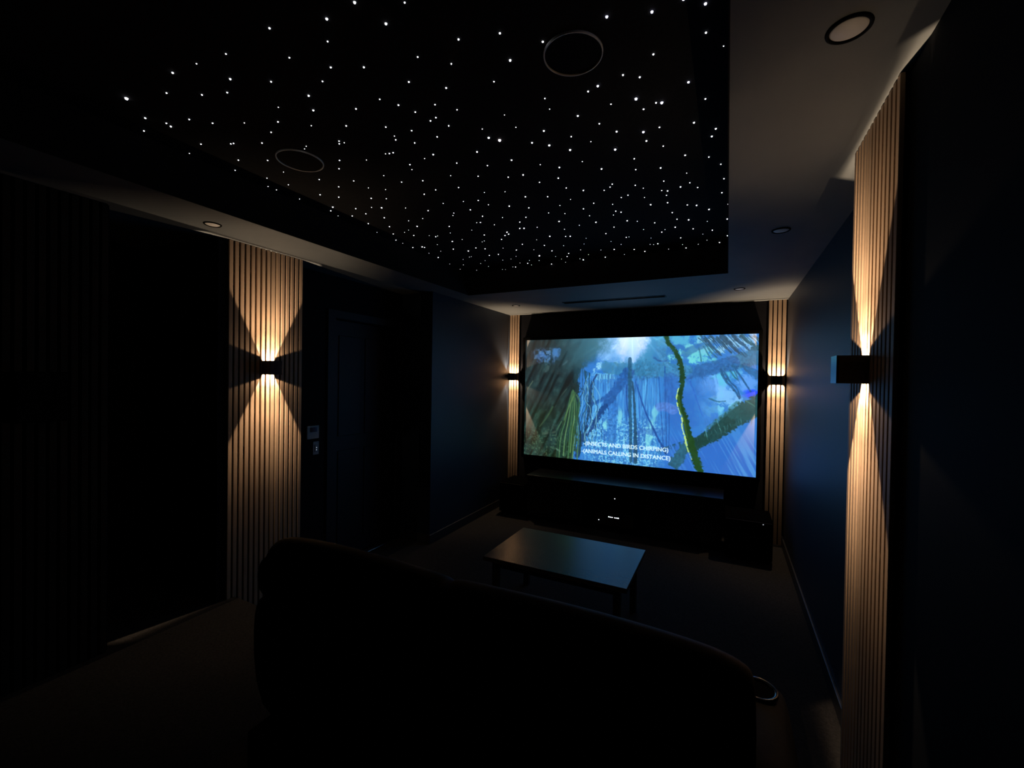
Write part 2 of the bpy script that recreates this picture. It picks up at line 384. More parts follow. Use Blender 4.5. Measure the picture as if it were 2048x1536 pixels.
# ------------------------------------------------------------------ slat panels
def slat_panel(axis, face, back, a0, a1, z0, z1, n, label, frac=0.67, wood=None):
    """vertical slats on felt; axis 'x' = panel faces along X (lies in Y), 'y' = faces the room from the screen wall"""
    mid = (a0 + a1) / 2
    back += .001 if face > back else -.001          # a hair off the wall
    loc = ((back if axis == 'x' else mid), (mid if axis == 'x' else back), z0)
    t = thing('slat_panel', loc, label, 'slat panel', 'oak slat wall panels')
    s = 1 if face > back else -1
    fb = back + s * 0.008
    def bx(lo, hi, b0, b1, zz0, zz1):
        lo_, hi_ = min(lo, hi), max(lo, hi)
        return (lo_, hi_, b0, b1, zz0, zz1) if axis == 'x' else (b0, b1, lo_, hi_, zz0, zz1)
    boxes('felt_backing', M_FELT, [bx(back, fb, a0, a1, z0, z1)], t)
    pitch = (a1 - a0) / (n - 1 + frac)
    bm = bmesh.new()
    for i in range(n):
        s0 = a0 + i * pitch
        add_box(bm, *bx(fb, face, s0, s0 + pitch * frac, z0, z1), bev=.0012, seg=1)
    new_obj('slats', bm, wood or M_OAK, t)
    return t

slat_panel('x', -2.64, XP, 1.53, 2.02, FLR + .001, SOF - .002, 15, 'tall oak slat panel with a lit wall light on the left wall pilaster')
slat_panel('x', 0.38, XQ, 1.43, 1.87, RIS + .001, SOF - .002, 13, 'tall oak slat panel lit by the near wall light on the right wall')
slat_panel('y', D - .018, D, XL + .003, -2.325, FLR + .001, SOF - .002, 4, 'narrow oak slat strip left of the projection screen', .74)
slat_panel('y', D - .018, D, 0.345, 0.489, FLR + .001, SOF - .002, 4, 'narrow oak slat strip right of the projection screen', .74)
slat_panel('x', -2.64, XP, 0.05, 0.974, RIS + .001, SOF - .002, 27, 'unlit slat panel in the dark at the far left behind the square speaker', wood=M_SHADESLAT)

# ------------------------------------------------------------------ wall lights: an open black cube that throws light up and down
def beam(name, parent, loc, wall_dir, up, gain, lobe):
    L = bpy.data.lights.new(name, 'POINT')
    L.energy = 4 * math.pi * gain * U * U
    L.color = SCONCE_WARM
    L.shadow_soft_size = 0.003
    L.use_nodes = True
    nt = L.node_tree
    em = nt.nodes['Emission']
    tc = nt.nodes.new('ShaderNodeTexCoord')
    nm = nt.nodes.new('ShaderNodeVectorMath'); nm.operation = 'NORMALIZE'
    nt.links.new(tc.outputs['Normal'], nm.inputs[0])
    sp = nt.nodes.new('ShaderNodeSeparateXYZ')
    nt.links.new(nm.outputs[0], sp.inputs[0])
    n, x, u = sp.outputs[0], sp.outputs[1], sp.outputs[2]
    def m(op, a, b=None, c=None):
        q = nt.nodes.new('ShaderNodeMath'); q.operation = op
        for i, v in enumerate((a, b, c)):
            if v is None: continue
            if isinstance(v, (int, float)): q.inputs[i].default_value = v
            else: nt.links.new(v, q.inputs[i])
        return q.outputs[0]
    def ramp(v, w):                                   # 0..1 over a width w
        q = m('DIVIDE', v, w); q = m('ADD', q, 0.5)
        return m('MINIMUM', m('MAXIMUM', q, 0.0), 1.0)
    ax = m('ABSOLUTE', x)
    an = m('ABSOLUTE', n)
    npos = m('GREATER_THAN', n, 0.0)
    s2 = m('ADD', m('MULTIPLY', n, n), m('MULTIPLY', m('MULTIPLY', x, x), .006))
    # tight bundle against the wall between the shutters
    edge = m('SUBTRACT', m('ADD', m('MULTIPLY', u, 0.50), m('MULTIPLY', an, 0.80)), ax)
    cr = nt.nodes.new('ShaderNodeValToRGB')
    pts = ((0.0, .0), (.036, .045), (.052, .26), (.064, .60), (.08, .78), (.133, .64), (.2, .27), (.4, .075), (1.0, .05))
    e = cr.color_ramp.elements
    while len(e) < len(pts): e.new(0.5)
    for q, (pp, vv) in zip(e, pts):
        q.position = pp; q.color = (vv, vv, vv, 1)
    nt.links.new(m('SQRT', s2), cr.inputs[0])
    inner = m('MULTIPLY', m('MULTIPLY', ramp(edge, 0.035), npos), m('MULTIPLY', cr.outputs[0], PR['inner']))
    lat = m('MAXIMUM', m('SUBTRACT', 1.0, m('MULTIPLY', m('DIVIDE', ax, m('MAXIMUM', u, .01)), .95)), .12)   # dimmer towards the shutters
    lat = m('MAXIMUM', lat, ramp(m('SUBTRACT', m('DIVIDE', an, m('MAXIMUM', u, .01)), .35), .5))
    inner = m('MULTIPLY', inner, lat)
    # weak wide spill over the shutter edges
    e2 = m('SUBTRACT', u, m('ADD', m('MULTIPLY', ax, 0.34), m('MULTIPLY', an, 0.40)))
    outer = m('MULTIPLY', m('MULTIPLY', ramp(e2, 0.06), npos), PR['outer'])
    # soft lobe into the room
    e3 = m('SUBTRACT', u, m('ADD', m('MULTIPLY', ax, 0.80), m('MULTIPLY', an, 0.75)))
    room = m('MULTIPLY', ramp(m('SUBTRACT', e3, 0.1), 0.5), m('MULTIPLY', m('SUBTRACT', 1.0, npos), lobe))
    tot = m('MULTIPLY', m('ADD', m('ADD', inner, outer), room), m('GREATER_THAN', u, 0.0))
    nt.links.new(tot, em.inputs['Strength'])
    o = bpy.data.objects.new(name, L)
    C.objects.link(o)
    o.parent = parent
    o.location = P(*loc) - parent.location
    z = Vector((0, 0, up)); xx = Vector(wall_dir); yy = z.cross(xx)
    o.rotation_euler = Matrix((xx, yy, z)).transposed().to_euler()
    return o

PR = dict(inner=6.5, outer=0.085)      # candela-like levels of the two shutter bundles

def sconce(cx, cy, cz, d, label, gain, up, down, off):
    """d = direction to the wall; (cx, cy, cz) the middle of the cube's wall side"""
    t = thing('wall_light', (cx, cy, cz), label, 'wall light', 'cube wall lights on the slat panels')
    dx, dy = d
    h, w, dep, th = .043, .040, .080, .004
    def b(a0, a1, s0, s1, z0, z1):      # a = distance from the wall, s = along the wall
        if dx:
            xs = sorted((cx - dx * a0, cx - dx * a1)); return (xs[0], xs[1], cy + s0, cy + s1, cz + z0, cz + z1)
        ys = sorted((cy - dy * a0, cy - dy * a1)); return (cx + s0, cx + s1, ys[0], ys[1], cz + z0, cz + z1)
    bm = bmesh.new()
    for q in (b(dep - th * 1.6, dep - th, -w, w, -h, h), b(.004, dep - th, -w, -w + th, -h, h), b(.004, dep - th, w - th, w, -h, h),
              b(0, .004, -w, w, -h, h), b(.004, dep - th, -w + th, w - th, -.006, .006)):
        add_box(bm, *q)
    new_obj('housing', bm, M_BLACKMETAL, t)
    boxes('front_plate', M_FRONTPLATE, [b(dep - th, dep, -w, w, -h, h)], t)
    for s in (1, -1):
        bm = bmesh.new()
        add_box(bm, *b(.030, .050, -.010, .010, *(sorted((s * .006, s * .014)))))
        new_obj('led_module', bm, M_LENS, t)
        lx, ly = cx - dx * off, cy - dy * off
        beam('beam', t, (lx, ly, cz + s * .036), (dx, dy, 0), s, SCONCE_GAIN * gain, up if s > 0 else down)
    return t

sconce(-2.64, 1.775, 0.048, (-1, 0), 'black cube wall light on the left oak slat panel', 1.0, .58, .42, .040)
sconce(0.38, 1.68, 0.046, (1, 0), 'black cube wall light on the near right slat panel, largest in view', 0.92, .20, .08, .040)
sconce(-2.392, D - .018, 0.030, (0, 1), 'small black wall light on the slat strip left of the screen', 0.85, 2.0, 1.1, .066)
sconce(0.419, D - .018, 0.027, (0, 1), 'small black wall light on the slat strip right of the screen', 0.85, 2.0, 1.1, .066)

# ------------------------------------------------------------------ ceiling downlights (switched off)
def downlight(x, y, r, label):
    t = thing('downlight', (x, y, SOF - .006), label, 'ceiling light', 'round downlights in the dropped ceiling border')
    bm = bmesh.new()
    add_lathe(bm, x, y, [(r, 0.0), (r * 1.02, -.004), (r * 1.12, -.006), (r * 1.22, -.003), (r * 1.24, .0), (r, 0.0)], cz=SOF)
    new_obj('rim', bm, M_RIM, t, smooth=True)
    bm = bmesh.new()
    add_lathe(bm, x, y, [(0, -.0035), (r * .9, -.003), (r, -.001), (r, -.0002), (0, -.0002)], cz=SOF)
    new_obj('lens', bm, M_LENS, t, smooth=True)
downlight(0.229, 1.208, .036, 'large looking round downlight at the top right above the wall')
downlight(0.235, 2.645, .036, 'round downlight midway along the right ceiling border')
downlight(0.076, 4.150, .036, 'small round downlight near the screen, right side')
downlight(-2.071, 4.210, .036, 'small round downlight near the screen, left side')
downlight(-2.47, 1.343, .034, 'round downlight above the left slat panel')

# ------------------------------------------------------------------ in-ceiling speakers in the star field
def ceiling_speaker(x, y, r, label):
    t = thing('ceiling_speaker', (x, y, TOP - .01), label, 'speaker', 'round speakers in the star ceiling')
    bm = bmesh.new()
    add_lathe(bm, x, y, [(r * .955, -.001), (r * .965, -.007), (r, -.007), (r * 1.01, -.001), (r * .955, -.001)], n=72, cz=TOP)
    new_obj('rim', bm, M_RING, t, smooth=True)
    bm = bmesh.new()
    add_lathe(bm, x, y, [(0, -.003), (r * .955, -.003), (r * .955, -.0005), (0, -.0005)], n=72, cz=TOP)
    new_obj('grille', bm, M_GRILLE, t)
ceiling_speaker(-0.447, 1.280, .091, 'round speaker rim in the star ceiling near the top of the picture')
ceiling_speaker(-1.810, 1.365, .102, 'round speaker rim in the star ceiling above the left wall light')

# ------------------------------------------------------------------ linear slot diffuser before the screen
t = thing('slot_diffuser', (-1.035, 4.24, SOF - .01), 'long narrow black slot vent in the ceiling before the screen', 'ceiling vent')
boxes('frame', M_BLACKMETAL, [(-1.54, -.53, 4.20, 4.214, SOF - .005, SOF - .0002), (-1.54, -.53, 4.276, 4.29, SOF - .005, SOF - .0002),
                              (-1.54, -1.53, 4.214, 4.276, SOF - .005, SOF - .0002), (-.54, -.53, 4.214, 4.276, SOF - .005, SOF - .0002)], t)
boxes('slot_blade', M_BLACKVELVET, [(-1.53, -.54, 4.214, 4.276, SOF - .002, SOF - .0002), (-1.53, -.54, 4.243, 4.247, SOF - .006, SOF - .002)], t)

# ------------------------------------------------------------------ fibre-optic stars
stars = []
for w in STARS.split(';'):
    a, b, c = w.split(',')
    stars.append((float(a), float(b), int(c)))
RAD = {0: .0016, 1: .0021, 2: .0027, 3: .0035, 4: .0047}
def star_bm(r):
    bm = bmesh.new()
    n = 8
    rings = [[bm.verts.new(Vector((r * f * U * math.cos(2 * math.pi * i / n), r * f * U * math.sin(2 * math.pi * i / n), -h * r * U))) for i in range(n)] for f, h in ((1, 0), (.75, .75))]
    tip = bm.verts.new(Vector((0, 0, -1.05 * r * U)))
    for i in range(n):
        bm.faces.new([rings[0][i], rings[0][(i + 1) % n], rings[1][(i + 1) % n], rings[1][i]])
        bm.faces.new([rings[1][i], rings[1][(i + 1) % n], tip])
    return bm
def star_mesh(r, m):
    bm = star_bm(r); bmesh.ops.recalc_face_normals(bm, faces=bm.faces)
    me = bpy.data.meshes.new('star_light'); bm.to_mesh(me); bm.free(); me.materials.append(m)
    return me
protos = {}
vis = sorted(stars, key=lambda q: -(RAD[q[2]] / math.hypot(math.hypot(q[0], q[1]), 1.0)))
for i, (x, y, c) in enumerate(vis[:300]):
    dist = math.hypot(math.hypot(x, y), 1.0)
    band = min(3, int((dist - 1.2) / .75)) if dist > 1.2 else 0
    col = 'white' if c >= 1 else 'dim'
    if c == 4 and -1 < x < -.6: col = 'rose'
    if c >= 3 and x > -.6: col = 'blue'
    key = (c, band, col)
    if key not in protos:
        protos[key] = star_mesh(RAD[c] * (1, 1.2, 1.4, 1.6)[band], M_STARS[col])
    o = bpy.data.objects.new('star_light', protos[key])
    C.objects.link(o)
    o.location = P(x, y, TOP - .0005)
    big = c == 4
    lab = 'pinpoint white fibre optic star light in the black star ceiling'
    if big and x < -1.2: lab = 'brightest star light, alone at the far left end of the star ceiling'
    elif big and x < -.6: lab = 'bright rosy star light in the middle of the star ceiling'
    elif big: lab = ('bright bluish star light, left one of the two below the top speaker', 'bright bluish star light, right one of the two below the top speaker')[x > -.30]
    tag(o, lab, 'star light', 'fibre optic star lights in the ceiling')
bm = bmesh.new()
for x, y, c in vis[300:]:
    r = .0017 * 1.5 * U
    vs = [bm.verts.new(P(x, y, TOP - .0005) + Vector((r * math.cos(math.pi * i / 4), r * math.sin(math.pi * i / 4), 0))) for i in range(8)]
    tip = bm.verts.new(P(x, y, TOP - .0005) + Vector((0, 0, -.4 * r)))
    for i in range(8):
        bm.faces.new([vs[i], vs[(i + 1) % 8], tip])
o = new_obj('faint_star_lights', bm, M_STARS['dim'])
tag(o, 'faintest pinpoint star lights of the ceiling, near the screen end', 'star lights', 'fibre optic star lights in the ceiling')
o['kind'] = 'stuff'

# ------------------------------------------------------------------ projection screen
SY = 4.80
k = SY / D
SX0, SX1, SZ0, SZ1 = -2.243 * k, 0.2655 * k, -0.9282 * k, 0.4826 * k
t = thing('projection_screen', ((SX0 + SX1) / 2, D, SZ0 - .04), 'large fixed frame projection screen showing a blue jungle scene with subtitles', 'projection screen')
fw = .035
boxes('frame', M_BLACKVELVET, [(SX0 - fw, SX1 + fw, SY - .004, D, SZ1, SZ1 + fw), (SX0 - fw, SX1 + fw, SY - .004, D, SZ0 - fw, SZ0),
                               (SX0 - fw, SX0, SY - .004, D, SZ0, SZ1), (SX1, SX1 + fw, SY - .004, D, SZ0, SZ1)], t, bev=.002)

def smooth(a, lo, hi):
    q = np.clip((a - lo) / (hi - lo + 1e-9), 0, 1)
    return q * q * (3 - 2 * q)
def vnoise(rng, H, W, ny, nx):
    g = rng.random((ny + 2, nx + 2))
    yy = np.linspace(0, ny, H); xx = np.linspace(0, nx, W)
    y0 = yy.astype(int); x0 = xx.astype(int)
    fy = (yy - y0)[:, None]; fx = (xx - x0)[None, :]
    fy = fy * fy * (3 - 2 * fy); fx = fx * fx * (3 - 2 * fx)
    a = g[y0][:, x0]; b = g[y0][:, x0 + 1]; c = g[y0 + 1][:, x0]; d = g[y0 + 1][:, x0 + 1]
    return (a * (1 - fx) + b * fx) * (1 - fy) + (c * (1 - fx) + d * fx) * fy

def paint(W=840, H=473):
    """a generic jungle frame: x 0..1000, y 0..562 in picture units"""
    rng = np.random.default_rng(7)
    X, Y = np.meshgrid(np.linspace(0, 1000, W), np.linspace(0, 562.5, H))
    img = np.zeros((H, W, 3))
    n1 = vnoise(rng, H, W, 8, 14); n2 = vnoise(rng, H, W, 26, 46); n3 = vnoise(rng, H, W, 70, 125); n4 = vnoise(rng, H, W, 150, 266)
    fine = .5 * n3 + .5 * n4
    streak = vnoise(rng, H, W, 7, 210); streak2 = vnoise(rng, H, W, 4, 90); hang = vnoise(rng, H, W, 10, 300)
    def sheared(seed, ny, nx, k):
        g = vnoise(np.random.default_rng(seed), H, W, ny, nx)
        yy, xx = np.mgrid[0:H, 0:W]
        return g[yy, (xx + (yy * k).astype(int)) % W]
    def mix(mask, col):
        nonlocal img
        m = np.clip(mask, 0, 1)[..., None]
        img = img * (1 - m) + (np.array(col, float) if np.ndim(col) == 1 else col) * m
    def blob(cx, cy, rx, ry, col, a, rough=.3, tex=None):
        tx = fine if tex is None else tex
        d = np.sqrt(((X - cx) / rx) ** 2 + ((Y - cy) / ry) ** 2) + (n2 - .5) * rough * .8 + (tx - .5) * rough * .8
        mix((1 - smooth(d, .35, 1.0)) * a, col)
    mix(np.ones((H, W)), (46, 118, 200))
    mix(smooth(n1, .4, .9) * .35, (66, 145, 212))
    # pale vertical light between the hanging roots
    zone = smooth(X, 280, 350) * (1 - smooth(X, 590, 690)) * smooth(Y, 150, 210)
    mix(zone * (.30 + .60 * smooth(streak, .35, .8)), (84, 172, 232))
    mix(zone * smooth(streak2, .55, .75) * .45, (46, 104, 186))
    mix(zone * smooth(hang, .62, .78) * .6, (36, 88, 160))
    mix(zone * smooth(Y, 320, 400) * smooth(fine, .54, .70) * .75, (132, 210, 232))
    mix(zone * smooth(Y, 300, 360) * smooth(1 - fine, .55, .7) * .5, (46, 100, 165))
    for cx, cy in ((600, 395), (588, 440), (410, 385), (432, 470), (470, 350), (618, 330)):
        blob(cx, cy, 16, 42, (128, 218, 226), .7, 1.0, streak)
    mix(smooth(Y, 380, 460) * smooth(X, 620, 700) * .8, (44, 102, 194))
    sl = sheared(11, 4, 150, -.55)
    mix(smooth(Y, 300, 420) * smooth(X, 610, 720) * smooth(sl, .6, .85) * .28, (88, 160, 226))
    mix(smooth(Y, 400, 470) * smooth(X, 850, 960) * smooth(sl, .45, .8) * .5, (84, 158, 220))
    blob(560, 60, 200, 120, (58, 134, 176), .9)
    blob(690, 60, 110, 90, (46, 112, 184), .85)
    blob(700, 20, 90, 30, (84, 182, 214), .8, 1.4)
    blob(450, 40, 150, 110, (120, 176, 232), .9)
    blob(508, 8, 100, 110, (186, 202, 250), .9)
    blob(516, 70, 34, 120, (158, 198, 250), .75)
    blob(385, 130, 50, 26, (150, 215, 240), .8, 1.4)
    blob(450, 118, 24, 18, (160, 220, 240), .8, 1.2)
    blob(400, 176, 60, 24, (120, 205, 235), .7, 1.8)
    blob(781, 86, 95, 42, (105, 208, 214), .95, 1.4)
    blob(820, 50, 70, 40, (106, 196, 216), .9, 1.4)
    blob(905, 36, 120, 52, (132, 192, 232), .95, 1.0)
    blob(849, 205, 70, 66, (108, 174, 246), .95, .5)
    blob(892, 258, 76, 56, (122, 188, 243), .9, 1.0)
    blob(860, 300, 80, 36, (102, 200, 228), .6, 2.2)
    blob(915, 165, 66, 40, (84, 190, 222), .85, 1.6)
    blob(960, 190, 60, 60, (98, 162, 242), .8, .9)
    blob(985, 238, 50, 24, (35, 75, 250), 1, .6)
    blob(730, 300, 105, 140, (44, 104, 190), .8, .4)
    def stroke(spec=None, col=None, al=1., w0=4., w1=4., ro=.2, pts=None):
        nonlocal img
        if spec:
            f = spec.split()
            col = tuple(int(v) for v in f[0].split(',')); al, w0, w1, ro = (float(v) for v in f[1:5])
            pts = [[float(v) for v in q.split(',')] for q in f[5:]]
        pts = np.array(pts, float)
        if len(pts) > 2:                                          # round the corners
            q = [pts[0]]
            for a, b in zip(pts[:-1], pts[1:]): q += [a * .75 + b * .25, a * .25 + b * .75]
            pts = np.array(q + [pts[-1]])
        wm = max(w0, w1); pad = wm * (1 + ro) + 4
        j0, j1 = (int(v) for v in np.clip(((pts[:, 0].min() - pad) / 1000 * W, (pts[:, 0].max() + pad) / 1000 * W + 1), 0, W))
        i0, i1 = (int(v) for v in np.clip(((pts[:, 1].min() - pad) / 562.5 * H, (pts[:, 1].max() + pad) / 562.5 * H + 1), 0, H))
        if j1 - j0 < 2 or i1 - i0 < 2: return
        x, y = X[i0:i1, j0:j1], Y[i0:i1, j0:j1]
        seg = np.linalg.norm(np.diff(pts, axis=0), axis=1); tot = seg.sum() + 1e-6
        best = np.full(x.shape, 1e9); acc = 0
        for k_ in range(len(pts) - 1):
            a, b = pts[k_], pts[k_ + 1]; ab = b - a
            tt = np.clip(((x - a[0]) * ab[0] + (y - a[1]) * ab[1]) / (ab @ ab + 1e-9), 0, 1)
            dd = np.hypot(x - a[0] - tt * ab[0], y - a[1] - tt * ab[1])
            best = np.minimum(best, dd - (w0 + (w1 - w0) * (acc + tt * seg[k_]) / tot) / 2); acc += seg[k_]
        wm = (w0 + w1) / 2
        best = best + ro * min(wm, 26) * (fine[i0:i1, j0:j1] - .5) * 1.4
        soft = max(1.0, min(wm, 30) * .12)
        shade = np.array(col)[None, None, :] * (.78 + .44 * fine[i0:i1, j0:j1][..., None])
        m = ((1 - smooth(best, -soft, soft)) * al)[..., None]
        img[i0:i1, j0:j1] = img[i0:i1, j0:j1] * (1 - m) + shade * m
    def fringe(a, b, n, l0, l1, col, al, lean=0.0, w=2.0):
        for _ in range(n):
            f = rng.random(); p = np.array(a) * (1 - f) + np.array(b) * f; L_ = l0 + (l1 - l0) * rng.random() ** 2
            stroke(col=col, al=al * (.5 + .5 * rng.random()), w0=w * 1.3, w1=w * .5, ro=.3,
                   pts=[p, p + (lean * L_ * .5 + rng.normal() * 2, L_ * .5), p + (lean * L_ + rng.normal() * 4, L_)])
    back, front = STROKES.split('====')
    bl = back.strip().splitlines()
    for s in bl[:12]: stroke(s)
    fringe((360, 165), (700, 175), 70, 20, 150, (44, 100, 168), .8, .02, 2.6)
    fringe((700, 190), (850, 150), 30, 10, 60, (46, 104, 176), .7, .15, 2.4)
    fringe((860, 130), (1000, 110), 34, 10, 90, (40, 92, 130), .8, .45, 2.6)
    for s in bl[12:]: stroke(s)
    for _ in range(34):                                       # slanting roots, upper right
        x0 = rng.uniform(780, 990); L_ = rng.uniform(30, 95)
        stroke(col=(34, 76, 104), al=.75, w0=rng.uniform(2.5, 6), w1=2, ro=.5, pts=[(x0, rng.uniform(0, 14)), (x0 + L_ * .35 + rng.normal() * 3, L_ * .5), (x0 + L_ * .75, L_)])
    fringe((620, 490), (990, 330), 60, 6, 30, (26, 66, 70), .85, .25, 2.4)
    fringe((690, 470), (960, 330), 16, 10, 30, (96, 170, 176), .5, .25, 1.8)
    # dark mossy mass on the left
    edge = 296 - Y * .07 + (n2 - .5) * 40 + (fine - .5) * 50 + 110 * (1 - smooth(Y, 20, 160))
    sw = 8 + 60 * (1 - smooth(Y, 40, 170))
    mm = 1 - smooth(X, edge - sw, edge + sw)
    dgs = sheared(3, 6, 70, .5); dg2 = sheared(5, 9, 150, .35)
    moss = np.array((8, 21, 27.))[None, None] + n2[..., None] * np.array((12, 20, 18.)) + fine[..., None] * np.array((10, 14, 12.))
    moss = moss + (smooth(dgs, .5, .85) * .35 + smooth(dg2, .6, .9) * .3)[..., None] * np.array((26, 40, 38.)) * (.3 + fine[..., None] * 1.4)
    moss = moss * (1 - .55 * smooth(1 - dgs, .6, .85)[..., None])
    green = smooth(Y, 200, 420) * (.3 + .7 * n1)
    moss = moss + green[..., None] * np.array((2, 10, -8.))
    haze = smooth(X, 90, 360) * (1 - smooth(Y, 60, 230)) * .9
    moss = moss * (1 - haze[..., None]) + np.array((58, 112, 132.)) * haze[..., None]
    mix(mm, moss)
    mix(mm * smooth(Y, 380, 460) * smooth(fine, .58, .72) * .5, (76, 112, 84))
    lich = np.exp(-((X - 105) / 62.) ** 4 - ((Y - 78) / 34.) ** 4)
    mix(lich * smooth(n3, .35, .65) * .8, (58, 108, 168))
    mix(lich * smooth(fine, .6, .75) * .45, (120, 168, 206))
    mix(lich * smooth(1 - fine, .56, .7) * .4, (30, 52, 70))
    blob(160, 66, 26, 24, (66, 128, 196), .8, 1.2)
    blob(95, 80, 30, 22, (56, 116, 184), .7, 1.4)
    fringe((250, 130), (330, 160), 30, 30, 120, (26, 62, 74), .8, -.05, 3.0)
    # woven roots at the edge of the mass
    for _ in range(26):
        x0 = rng.uniform(292, 352); ps = [(x0, rng.uniform(180, 240))]
        while ps[-1][1] < 470: ps.append((ps[-1][0] + rng.normal() * 9 - 2.2, ps[-1][1] + rng.uniform(18, 34)))
        stroke(col=(24, 62, 92) if rng.random() < .65 else (130, 205, 225), al=.7, w0=2.6, w1=2.6, ro=.4, pts=ps)
    # hanging green fronds
    for k_ in range(11):
        f = k_ / 10.
        x1 = 172 + f * 112; tip = 470 + 90 * rng.random()
        c_ = [(34, 72, 52), (66, 112, 74), (24, 54, 44), (88, 132, 86)][k_ % 4]
        stroke(col=c_, al=.85, w0=4, w1=7, ro=.35, pts=[(242 + f * 12, 238 + 14 * abs(f - .5)), (226 + f * 44, 300), (205 + f * 72, 390), (x1 + 6, 460), (x1, tip + 30)])
    for s in front.strip().splitlines():
        stroke(s)
    # sun glow and a few soft rays
    ang = np.arctan2(X - 514, Y + 60)
    rays = smooth(np.sin(ang * 19 + 1.2) + .5 * np.sin(ang * 47), .4, 1.4) * np.exp(-np.hypot(X - 514, Y) / 240.)
    img = img + (rays * 18 + np.exp(-(np.hypot((X - 500) / 1.5, Y + 5) / 80.) ** 2) * 44)[..., None] * np.array((.85, .95, 1.))
    img = np.clip(img, 0, 255) / 255
    lin = np.where(img <= .04045, img / 12.92, ((img + .055) / 1.055) ** 2.4)
    return lin

lin = paint()
H_, W_ = lin.shape[:2]
xs = np.linspace(SX0 * U, SX1 * U, W_); zs = np.linspace((SZ1 + CAM_H) * U, (SZ0 + CAM_H) * U, H_)
co = np.zeros((H_, W_, 3)); co[..., 0] = xs[None]; co[..., 1] = SY * U; co[..., 2] = zs[:, None]
co -= np.array(t.location)
idx = np.arange(H_ * W_).reshape(H_, W_)
quads = np.stack([idx[:-1, :-1], idx[1:, :-1], idx[1:, 1:], idx[:-1, 1:]], -1).reshape(-1, 4)
me = bpy.data.meshes.new('screen_surface')
me.vertices.add(H_ * W_); me.vertices.foreach_set('co', co.reshape(-1).astype('f'))
me.loops.add(quads.size); me.loops.foreach_set('vertex_index', quads.reshape(-1).astype('i'))
me.polygons.add(len(quads)); me.polygons.foreach_set('loop_start', np.arange(0, quads.size, 4).astype('i'))
me.update(calc_edges=True)
ca = me.color_attributes.new('picture', 'FLOAT_COLOR', 'POINT')
ca.data.foreach_set('color', np.concatenate([lin, np.ones((H_, W_, 1))], -1).reshape(-1).astype('f'))
M_SCR = bpy.data.materials.new('lit_screen_picture'); M_SCR.use_nodes = True
nt = M_SCR.node_tree; b = nt.nodes['Principled BSDF']
b.inputs['Base Color'].default_value = (.8, .8, .8, 1); b.inputs['Roughness'].default_value = .9; b.inputs['Specular IOR Level'].default_value = 0.1
at = nt.nodes.new('ShaderNodeAttribute'); at.attribute_name = 'picture'
nt.links.new(at.outputs['Color'], b.inputs['Emission Color']); b.inputs['Emission Strength'].default_value = SCREEN_GAIN
me.materials.append(M_SCR)
o = bpy.data.objects.new('screen_surface', me); C.objects.link(o); o.parent = t

# subtitles shown on the screen
def st2xz(s, v):
    f = (SX1 - SX0) / 1000.0
    return SX0 + s * f, SZ1 - v * f
for txt, s0, s1, v in (('-(INSECTS AND BIRDS CHIRPING)', 303, 674, 492), ('-(ANIMALS CALLING IN DISTANCE)', 294, 683, 527)):
    cu = bpy.data.curves.new('subtitle_line', 'FONT'); cu.body = txt; cu.size = 1.0; cu.extrude = 0.0; cu.offset = 0.0; cu.space_character = 1.0
    to = bpy.data.objects.new('tmp', cu); C.objects.link(to)
    dg = bpy.context.evaluated_depsgraph_get()
    tm = bpy.data.meshes.new_from_object(to.evaluated_get(dg)); bpy.data.objects.remove(to)
    X0 = min(q.co.x for q in tm.vertices); X1 = max(q.co.x for q in tm.vertices)
    xa, zb = st2xz(s0, v); xb, _ = st2xz(s1, v)
    sx = (xb - xa) * U / (X1 - X0); sy = sx * 1.0
    for q in tm.vertices:
        q.co = Vector((xa * U + (q.co.x - X0) * sx, (SY - .0012) * U, (zb + CAM_H) * U + q.co.y * sy)) - t.location
    tm.materials.clear(); tm.materials.append(M_TEXT)
    bt = bmesh.new(); bt.from_mesh(tm)                       # a second pass a hair to the right makes the letters heavier
    dup = bmesh.ops.duplicate(bt, geom=bt.verts[:] + bt.edges[:] + bt.faces[:])
    for q in dup['geom']:
        if isinstance(q, bmesh.types.BMVert): q.co += Vector((sx * .030, -.0002, sy * .012))
    bt.to_mesh(tm); bt.free()
    so = bpy.data.objects.new('subtitle_line', tm); C.objects.link(so); so.parent = t

# ------------------------------------------------------------------ media console under the screen
CX0, CX1, CY0, CY1, CT = -1.995, -.012, 4.385, 4.83, -1.066
t = thing('media_console', ((CX0 + CX1) / 2, (CY0 + CY1) / 2, FLR), 'long low gloss black media console under the screen', 'media console')
BX0, BX1 = -1.34, -.70
boxes('top_board', M_GLOSS, [(CX0, CX1, CY0, CY1, CT - .022, CT)], t, bev=.002)
boxes('body', M_BLACKWOOD, [(CX0 + .01, BX0, CY0 + .022, CY1 - .01, FLR + .03, CT - .022), (BX1, CX1 - .01, CY0 + .022, CY1 - .01, FLR + .03, CT - .022),
                            (BX0, BX1, CY1 - .03, CY1 - .01, FLR + .03, CT - .022), (BX0, BX1, CY0 + .01, CY1 - .03, FLR + .03, FLR + .05)], t)
boxes('shelf', M_GLOSS, [(BX0, BX1, CY0 + .008, CY1 - .03, -1.240, -1.222)], t)
for x0, x1 in ((CX0 + .012, -1.675), (-1.669, BX0 - .003), (BX1 + .003, -.365), (-.359, CX1 - .012)):
    boxes('door', M_GLOSS, [(x0, x1, CY0 + .004, CY0 + .022, FLR + .035, CT - .026)], t, bev=.002)
boxes('plinth', M_BLACKWOOD, [(CX0 + .05, CX1 - .05, CY0 + .05, CY1 - .03, FLR, FLR + .03)], t)

